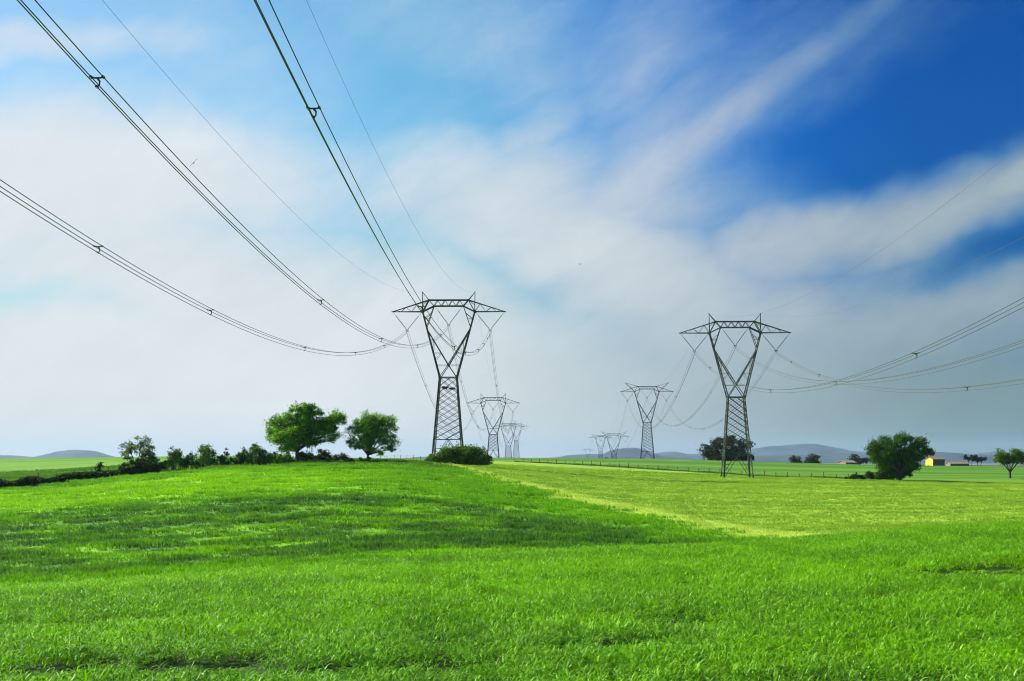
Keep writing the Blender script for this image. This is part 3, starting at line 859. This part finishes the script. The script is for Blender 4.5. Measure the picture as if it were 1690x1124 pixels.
tree('oak_tree', 'tree', 'largest leafy round oak at the right end of the hedge', (490, 768), 205,
     [(465, 697, 22, 17), (478, 724, 24, 18), (499, 680, 26, 13), (518, 694, 26, 19), (545, 693, 24, 15), (541, 715, 20, 14), (515, 728, 20, 11), (495, 703, 22, 17), (458, 715, 13, 15), (474, 741, 16, 8), (503, 706, 34, 20), (483, 716, 22, 16)],
     L_OAK, 46000, .14, trunk_r=.3, seed=3, fork=2.0, clump=.27, depth=1.0, shell=.5, cl_per=24)
tree('almond_tree', 'tree', 'open crowned tree with gaps, standing right of the largest oak', (607, 764), 205,
     [(586, 706, 13, 14), (604, 694, 14, 13), (628, 691, 15, 12), (645, 703, 12, 14), (640, 727, 15, 13), (610, 722, 16, 13), (584, 731, 14, 10), (622, 744, 16, 8), (648, 742, 8, 7), (625, 710, 14, 13), (613, 712, 26, 20), (607, 738, 18, 9)],
     L_OAK, 19000, .13, trunk_r=.18, seed=5, fork=1.3, clump=.27, twigs=60, cl_per=18)
tree('hawthorn_tree', 'tree', 'small twiggy sparse tree at the left end of the hedge', (225, 774), 196,
     [(216, 739, 15, 11), (230, 730, 14, 11), (245, 744, 13, 9), (207, 752, 11, 6), (233, 747, 14, 8), (250, 755, 9, 7)],
     L_ALM, 3000, .12, trunk_r=.14, seed=7, fork=1.0, clump=.26, twigs=120, cl_per=22, shell=.7)
# hedge: separate bushes joined by a low dark row
HG = 'bushes of the hedge left of the oak'
tree('shrub', 'bush', 'tiny lone bush at the left end of the dark ditch growth', (165, 781), 198, [(165, 771, 5, 8), (163, 779, 8, 5)], L_HEDGE, 700, .13, HG, seed=21, limbs=False)
tree('shrub', 'bush', 'low dark bush under the small twiggy tree', (240, 775), 195, [(205, 772, 14, 6), (225, 768, 14, 9), (246, 764, 12, 12), (262, 771, 12, 7)], L_HEDGE, 3200, .15, HG, seed=22, limbs=False)
tree('shrub', 'bush', 'twin tipped bush first to the right of the small twiggy tree', (291, 771), 196, [(287, 748, 8, 9), (295, 752, 9, 8), (290, 763, 15, 9)], L_ALM, 2300, .13, HG, seed=23, limbs=False)
tree('shrub', 'bush', 'tallest peaked bush in the middle of the hedge', (335, 769), 197, [(334, 742, 9, 10), (340, 750, 13, 9), (345, 757, 8, 9), (335, 762, 22, 8)], L_ALM, 3200, .13, HG, seed=24, limbs=False)
tree('shrub', 'bush', 'thin pale sprigged bush between the twin tipped and the tallest bush', (312, 770), 197, [(314, 753, 10, 6), (312, 763, 16, 8)], L_HEDGE, 1500, .13, HG, seed=25, limbs=False)
tree('shrub', 'bush', 'low flat bush with one upright sprig right of the tallest bush', (372, 769), 198, [(374, 748, 4, 7), (372, 760, 22, 7), (380, 764, 20, 6)], L_HEDGE, 2000, .13, HG, seed=26, limbs=False)
tree('shrub', 'bush', 'small round bush left of the bushy one beside the oak', (400, 768), 199, [(400, 747, 8, 7), (402, 758, 15, 9)], L_HEDGE, 1700, .13, HG, seed=27, limbs=False)
tree('shrub', 'bush', 'bushy two topped shrub just left of the largest oak', (425, 768), 199, [(418, 741, 7, 8), (429, 743, 8, 8), (425, 755, 18, 11), (440, 757, 12, 9)], L_ALM, 3600, .13, HG, seed=28, limbs=False)
tree('shrub', 'bush', 'light green bush growing at the foot of the largest oak', (462, 767), 198, [(452, 753, 12, 7), (468, 757, 14, 8), (476, 764, 14, 6)], L_BUSH, 2600, .14, HG, seed=29, limbs=False)
tree('shrub', 'bush', 'long dark bush stretching from the oak towards the open crowned tree', (530, 766), 208, [(505, 755, 18, 10), (530, 752, 20, 9), (555, 757, 18, 7), (573, 760, 13, 4)], L_HEDGE, 5200, .15, HG, seed=30, limbs=False)
tree('shrub', 'bush', 'pale low growth at the foot of the open crowned tree', (595, 764), 200, [(583, 760, 15, 4), (603, 760, 12, 5), (625, 761, 12, 4)], L_BUSH, 1800, .13, HG, seed=31, limbs=False)
tree('round_bush', 'bush', 'big dome shaped bramble bush covering the feet of the big left pylon', (758, 769), 222,
     [(710, 765, 14, 8), (722, 761, 20, 11), (738, 754, 20, 14), (760, 750, 24, 14), (782, 753, 20, 15), (796, 761, 15, 11), (757, 763, 44, 9)], L_BUSH, 32000, .14, seed=33, limbs=False, clump=.24, shell=.8, cl_per=44)
# dark rank growth in the ditch at far left (a continuous row one cannot count)
def strip(name, pts, hgt, wid, n, leaf, mat, seed, label):
    r = np.random.RandomState(seed); mb = MB()
    seg = r.randint(0, len(pts)-1, n); t = r.rand(n); A = np.array(pts)
    X = A[seg, 0]*(1-t) + A[seg+1, 0]*t + r.normal(0, wid/2.5, n)*.3; Y = A[seg, 1]*(1-t) + A[seg+1, 1]*t + r.normal(0, wid/2.5, n)
    hh = hgt * (.8 + .2*np.sin(X*1.1+np.sin(X*.37)*2)); Z = ground(X, Y) + np.abs(r.rand(n))**.8 * hh
    v, f = leaves(np.stack([X, Y, Z], 1), leaf, r); mb.add(v, f); o = mb.build(name, mat); tag(o, label, kind='stuff')
strip('undergrowth', [(xat(-120, 178), 178), (xat(0, 184), 184), (xat(60, 188), 188), (xat(110, 191), 191), (xat(170, 195), 195), (xat(215, 196), 196), (xat(262, 197), 197)], 1.35, 1.6, 46000, .13, L_HEDGE, 5, 'dark rank growth along the ditch on the left')
strip('undergrowth', [(xat(850, 305), 305), (xat(1000, 289), 289), (xat(1150, 271), 271), (xat(1300, 254), 254), (xat(1400, 243), 243)], .24, 1.2, 9000, .12, L_BUSH, 6, 'thin dark weeds along the fence behind the barley')
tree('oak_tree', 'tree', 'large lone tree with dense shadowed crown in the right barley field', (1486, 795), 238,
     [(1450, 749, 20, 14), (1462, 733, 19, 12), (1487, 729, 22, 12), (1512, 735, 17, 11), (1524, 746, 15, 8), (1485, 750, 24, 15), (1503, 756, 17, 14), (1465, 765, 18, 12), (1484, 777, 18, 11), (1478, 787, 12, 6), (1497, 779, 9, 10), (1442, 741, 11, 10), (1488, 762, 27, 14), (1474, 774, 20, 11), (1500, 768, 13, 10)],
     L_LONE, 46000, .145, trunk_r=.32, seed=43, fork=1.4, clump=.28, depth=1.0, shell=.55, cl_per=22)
tree('shrub', 'bush', 'low dark bramble patch left of the large lone tree', (1445, 794), 241, [(1410, 790, 16, 4.5), (1435, 788, 24, 7), (1464, 787, 22, 9)], L_HEDGE, 13000, .14, seed=42, limbs=False)
tree('almond_tree', 'tree', 'forked tree with V shaped trunk at the right edge', (1667, 784), 262,
     [(1657, 752, 11, 10), (1679, 750, 10, 9), (1668, 760, 14, 8), (1688, 756, 9, 9), (1651, 758, 8, 7)], L_ALM, 5500, .17, trunk_r=.2, seed=44, fork=1.2, clump=.3, twigs=60)
tree('holm_oak_tree', 'tree', 'wide dark dome tree seen through the legs of the right pylon', (1203, 764), 390,
     [(1176, 741, 17, 13), (1192, 732, 18, 12), (1212, 730, 18, 11), (1228, 741, 17, 13), (1203, 748, 28, 14), (1172, 754, 16, 9), (1234, 754, 12, 9), (1205, 757, 30, 8)],
     L_DRY, 14000, .27, trunk_r=.5, seed=46, fork=1.5, clump=.26, depth=.9, shell=.7)
tree('far_tree', 'tree', 'small dark round tree, left of the two on the crest', (1312, 769), 560, [(1312, 760, 8, 8), (1316, 764, 7, 6), (1307, 765, 6, 4)], L_DRY, 1800, .34, seed=48, trunk_r=.3, fork=1)
tree('far_tree', 'tree', 'small olive brown round tree, right of the two on the crest', (1339, 769), 560, [(1334, 762, 7, 8), (1342, 758, 8, 8), (1347, 765, 6, 6)], L_DRY, 2000, .34, seed=49, trunk_r=.3, fork=1)
tree('far_tree', 'tree', 'round tree rising behind the brown farm shed', (1411, 770), 720, [(1411, 758, 7, 7), (1414, 765, 7, 6)], L_DRY, 1500, .4, seed=50, trunk_r=.35, fork=1.5)
tree('umbrella_pine', 'tree', 'flat crowned pine half hidden left of the large lone tree', (1427, 771), 700, [(1424, 760, 6, 3), (1431, 759, 7, 3.5)], L_PINE, 1200, .36, seed=51, trunk_r=.3, fork=2)
tree('umbrella_pine', 'tree', 'small pine just left of the yellow farmhouse', (1516, 771), 640, [(1514, 757, 7, 4), (1520, 755, 6, 4)], L_PINE, 1300, .34, 'umbrella pines by the yellow farmhouse', seed=52, trunk_r=.25, fork=2)
tree('umbrella_pine', 'tree', 'left of the two flat crowned pines right of the yellow farmhouse', (1601, 772), 620, [(1598, 755, 7, 3.2), (1605, 754, 6, 3)], L_PINE, 1500, .32, 'umbrella pines by the yellow farmhouse', seed=53, trunk_r=.25, fork=2.5)
tree('umbrella_pine', 'tree', 'right of the two flat crowned pines right of the yellow farmhouse', (1616, 772), 620, [(1612, 757, 9, 4), (1620, 757, 7, 3.6)], L_PINE, 1900, .32, 'umbrella pines by the yellow farmhouse', seed=54, trunk_r=.25, fork=2.5)

# ---------------------------------------------------------------- farm buildings
def house(name, label, px0, px1, ridge_py, eave_py, base_py, Y, wallm, depth_m, yaw, doors, cat='farmhouse', end_px=0):
    a = at(px0, base_py, Y); b = at(px1, base_py, Y); w = max(2.5, ((b.x - a.x) - depth_m*math.sin(yaw))/math.cos(yaw)); k = Y/F
    z0 = gz((a.x+b.x)/2, Y); ridge = at(px0, ridge_py, Y).z - z0; eave = at(px0, eave_py, Y).z - z0
    root = empty(name, ((a.x+b.x)/2, Y, z0), yaw); tag(root, label, cat)
    h = w/2; d = depth_m/2
    m = MB()
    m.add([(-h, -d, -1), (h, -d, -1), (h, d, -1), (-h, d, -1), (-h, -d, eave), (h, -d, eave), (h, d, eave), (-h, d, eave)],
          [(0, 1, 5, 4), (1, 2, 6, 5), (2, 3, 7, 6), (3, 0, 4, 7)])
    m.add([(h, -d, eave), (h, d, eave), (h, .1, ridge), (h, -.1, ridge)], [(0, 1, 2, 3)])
    m.build('wall', M_SHADEWALL, root)
    m = MB(); x1 = -h - .06
    m.add([(x1, -d-.03, -1), (x1, d+.03, -1), (x1, d+.03, eave), (x1, -d-.03, eave), (x1+.12, -d-.03, -1), (x1+.12, d+.03, -1), (x1+.12, d+.03, eave), (x1+.12, -d-.03, eave)], [(0, 1, 2, 3), (4, 5, 6, 7), (0, 3, 7, 4), (1, 2, 6, 5)])
    m.add([(x1, -d-.03, eave), (x1, d+.03, eave), (x1, .05, ridge), (x1, -.05, ridge)], [(0, 1, 2, 3)])
    m.build('gable_wall', wallm, root)
    m = MB(); m.box((x1-.03, -d*.35, .9), (.08, .9, 1.9)); m.build('door', M_DARK, root)
    m = MB(); m.box((x1-.03, d*.3, eave*.62), (.08, .7, .8)); m.build('window', M_DARK, root)
    r = MB(); o = .35
    for sy in (-1, 1):
        sl = (ridge - eave)/d; e = eave - sl*o
        v = [(-h-o, sy*(d+o), e), (h+o, sy*(d+o), e), (h+o, 0, ridge+.02), (-h-o, 0, ridge+.02)]
        v += [(x, y, z+.18) for x, y, z in v]
        r.add(v, [(0, 1, 2, 3), (4, 5, 6, 7), (0, 1, 5, 4), (1, 2, 6, 5), (2, 3, 7, 6), (3, 0, 4, 7)])
    r.build('roof', M_TILE, root)
    for (fx, wz, z1, hz, nm) in doors:
        q = MB(); q.box((-h + fx*2*h, -d-.02, z1+hz/2), (wz, .1, hz)); q.build(nm, M_DARK, root)
    return root
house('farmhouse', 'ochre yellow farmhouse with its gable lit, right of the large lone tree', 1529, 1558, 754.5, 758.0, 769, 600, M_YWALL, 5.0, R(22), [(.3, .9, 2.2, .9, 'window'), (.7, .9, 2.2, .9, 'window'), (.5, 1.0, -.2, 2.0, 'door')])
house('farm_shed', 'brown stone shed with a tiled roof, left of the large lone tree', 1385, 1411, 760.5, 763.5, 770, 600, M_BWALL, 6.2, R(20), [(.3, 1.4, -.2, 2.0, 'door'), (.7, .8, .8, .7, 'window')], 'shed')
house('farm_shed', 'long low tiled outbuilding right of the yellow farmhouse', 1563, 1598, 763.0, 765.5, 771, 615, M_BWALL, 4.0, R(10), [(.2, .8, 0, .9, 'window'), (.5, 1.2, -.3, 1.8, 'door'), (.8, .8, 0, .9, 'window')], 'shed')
mb = MB(); c = at(1548.5, 768, 590); rr = []
for k in range(7):
    an = math.pi/2*k/6; rr.append((math.cos(an), math.sin(an)))
mb.tube([(0, 0, -1)] + [(0, 0, 2.3*s_) for c_, s_ in rr], [1.3] + [max(.02, 1.25*c_**.6) for c_, s_ in rr], 14)
o = mb.build('straw_stack', M_HAY, None, True); o.location = (c.x, 586, gz(c.x, 586)); tag(o, 'round pale straw stack in front of the yellow farmhouse', 'haystack')

# ---------------------------------------------------------------- fences
def fence(label, A, B, n, h, px_w, jitter=.15, seed=3):
    r = np.random.RandomState(seed)
    root = empty('wire_fence', (A[0], A[1], gz(A[0], A[1]))); tag(root, label, 'fence'); tops = []
    for k in range(n):
        t = k/(n-1); p = A + (B-A)*t; z = gz(p[0], p[1]); q = MB(); hh = h*r.uniform(.85, 1.15); ln = r.normal(0, .04, 2)
        o_ = Vector((p[0]-root.location.x, p[1]-root.location.y, z-root.location.z))
        q.tube([o_ + Vector((0, 0, -.2)), o_ + Vector((ln[0], ln[1], hh))], [px_w, px_w*.85], 6); q.build('post', M_POST, root)
        tops.append(o_ + Vector((ln[0], ln[1], hh*.9)))
    w = MB()
    for f in (1, .6, .3): w.tube([Vector((t.x, t.y, t.z - h*.9*(1-f))) for t in tops], .008, 4)
    w.build('wire', M_EARTH, root)
fence('long wire fence on wooden posts along the back of the right barley field', FA, FB, 34, .95, .07)
fence('short row of posts on the skyline between the open crowned tree and the round bush', np.array([xat(628, 300), 300.]), np.array([xat(705, 300), 300.]), 8, 1.0, .06, seed=8)
fence('posts standing in the dark ditch growth at the far left', np.array([xat(-60, 183), 183.]), np.array([xat(180, 195), 195.]), 9, 1.5, .06, seed=9)

# ---------------------------------------------------------------- birds
def bird(label, px, py, Y, span, yaw, roll):
    c = at(px, py, Y); mb = MB()
    mb.tube([(-.5*span*.45, 0, 0), (-.12*span, 0, .01), (.1*span, 0, .02), (.24*span, 0, .02)], [.01*span, .05*span, .06*span, .015*span], 7)
    me = mb; root = me.build('bird', M_BIRD, None, True)
    for sy in (-1, 1):
        w = MB(); s = span/2
        v = [(.1*s, sy*.03*s, .02), (-.22*s, sy*.03*s, .02), (-.16*s, sy*.55*s, .14*s), (.14*s, sy*.5*s, .16*s), (-.2*s, sy*s, .03*s), (-.12*s, sy*s, .03*s)]
        v = v + [(x, y, z-.012*s) for x, y, z in v]
        w.add(v, [(0, 1, 2, 3), (3, 2, 4, 5), (6, 7, 8, 9), (9, 8, 10, 11)]); w.build('wing', M_BIRD, root)
    root.location = c; root.rotation_euler = (roll, 0, yaw); tag(root, label, 'bird')
bird('tiny dark bird high right of the big left pylon', 957, 436, 160, .75, R(10), R(8))
bird('dark bird gliding beside the middle cable bundle in the upper left', 320, 269, 110, .95, R(100), R(-48))

# ---------------------------------------------------------------- distant hills
def hill_mat():
    m, nt, b = new_mat('wooded_hill')
    p, x, y, z = wpos(nt)
    f = noise(nt, comb(nt, x, y * .4, z * 4), .0022, 6, .65)
    nt.links.new(mixc(nt, f.step(.42, .6), (.004, .018, .035), (.035, .075, .085)), b.inputs['Base Color']); b.inputs['Roughness'].default_value = .95  # blue of the distance haze mixed into both base colours
    return m
M_HILL = hill_mat()
def ridge(prof, Y, depth, seed, base=-32):
    """prof: (px, py) skyline points seen from the photograph's viewpoint, turned into a real rounded ridge at distance Y"""
    r = np.random.RandomState(seed); px = np.array([p[0] for p in prof], float); py = np.array([p[1] for p in prof], float)
    q = np.linspace(px[0], px[-1], 260); m = pchip_slopes(px, py); i = np.clip(np.searchsorted(px, q, side='right')-1, 0, len(px)-2)
    pz = hermite(px, np.broadcast_to(py, (len(q), len(py))), np.broadcast_to(m, (len(q), len(m))), q, i)
    z = -(pz - 752)/F*Y + EYE; x = (q-845)/F*Y
    nf = sum(np.sin(x*2*math.pi/L + r.uniform(0, 6)) * L*.006 for L in (1400, 700, 320, 150, 80, 45))
    V = []; rows = 24
    for k in range(rows):
        t = k/(rows-1)*2 - 1; sh = (math.cos(math.pi*t)+1)/2
        zz = base + (z + nf - base)*sh + (sum(np.sin(x*2*math.pi/L + t*7 + r.uniform(0, 6)) * L*.01 for L in (600, 250)) * sh*(1-sh)*3)
        V.append(np.stack([x, np.full_like(x, Y + t*depth), zz], 1))
    n = len(q); a, b_ = np.meshgrid(np.arange(rows-1), np.arange(n-1), indexing='ij'); a = (a*n+b_).ravel()
    mb = MB(); mb.add(np.concatenate(V), np.stack([a, a+1, a+n+1, a+n], 1)); o = mb.build('hills', M_HILL, None, True); tag(o, kind='structure')
ridge([(-500, 748), (-200, 752), (0, 753), (76, 755), (94, 748.5), (122, 742), (148, 742.8), (172, 749), (190, 756), (500, 757)], 7600, 700, 1)
ridge([(-300, 750), (-60, 751), (0, 752), (60, 755), (150, 757), (700, 757), (860, 757)], 6800, 500, 2)
ridge([(850, 757), (930, 753), (985, 750), (1015, 741), (1045, 738.5), (1068, 744), (1090, 751), (1160, 757)], 7200, 600, 3)
ridge([(900, 756), (1000, 751), (1075, 747), (1108, 744), (1135, 748), (1160, 747), (1240, 741), (1300, 737), (1335, 735), (1375, 738), (1410, 744), (1450, 748), (1520, 750), (1800, 748), (2300, 742)], 9000, 800, 4)
ridge([(1000, 757), (1100, 753), (1200, 753.5), (1300, 752), (1420, 750.5), (1560, 750.5), (1690, 750.5), (1900, 749), (2400, 746)], 5200, 500, 5)

# ---------------------------------------------------------------- haze
def haze():
    m = bpy.data.materials.new('haze_air'); m.use_nodes = True; nt = m.node_tree; nt.nodes.clear()
    o = nt.nodes.new('ShaderNodeOutputMaterial'); v = nt.nodes.new('ShaderNodeVolumePrincipled')
    v.inputs['Color'].default_value = HAZE_COL; v.inputs['Density'].default_value = HAZE_D; v.inputs['Anisotropy'].default_value = .2
    nt.links.new(v.outputs[0], o.inputs['Volume'])
    mb = MB(); mb.box((0, 7000, 55), (50000, 17000, 180)); h = mb.build('haze', m); tag(h, kind='stuff'); h['label'] = 'thin pale blue air over the distance'
HAZE_COL = (.48, .74, 1.0, 1); HAZE_D = .00005
haze()
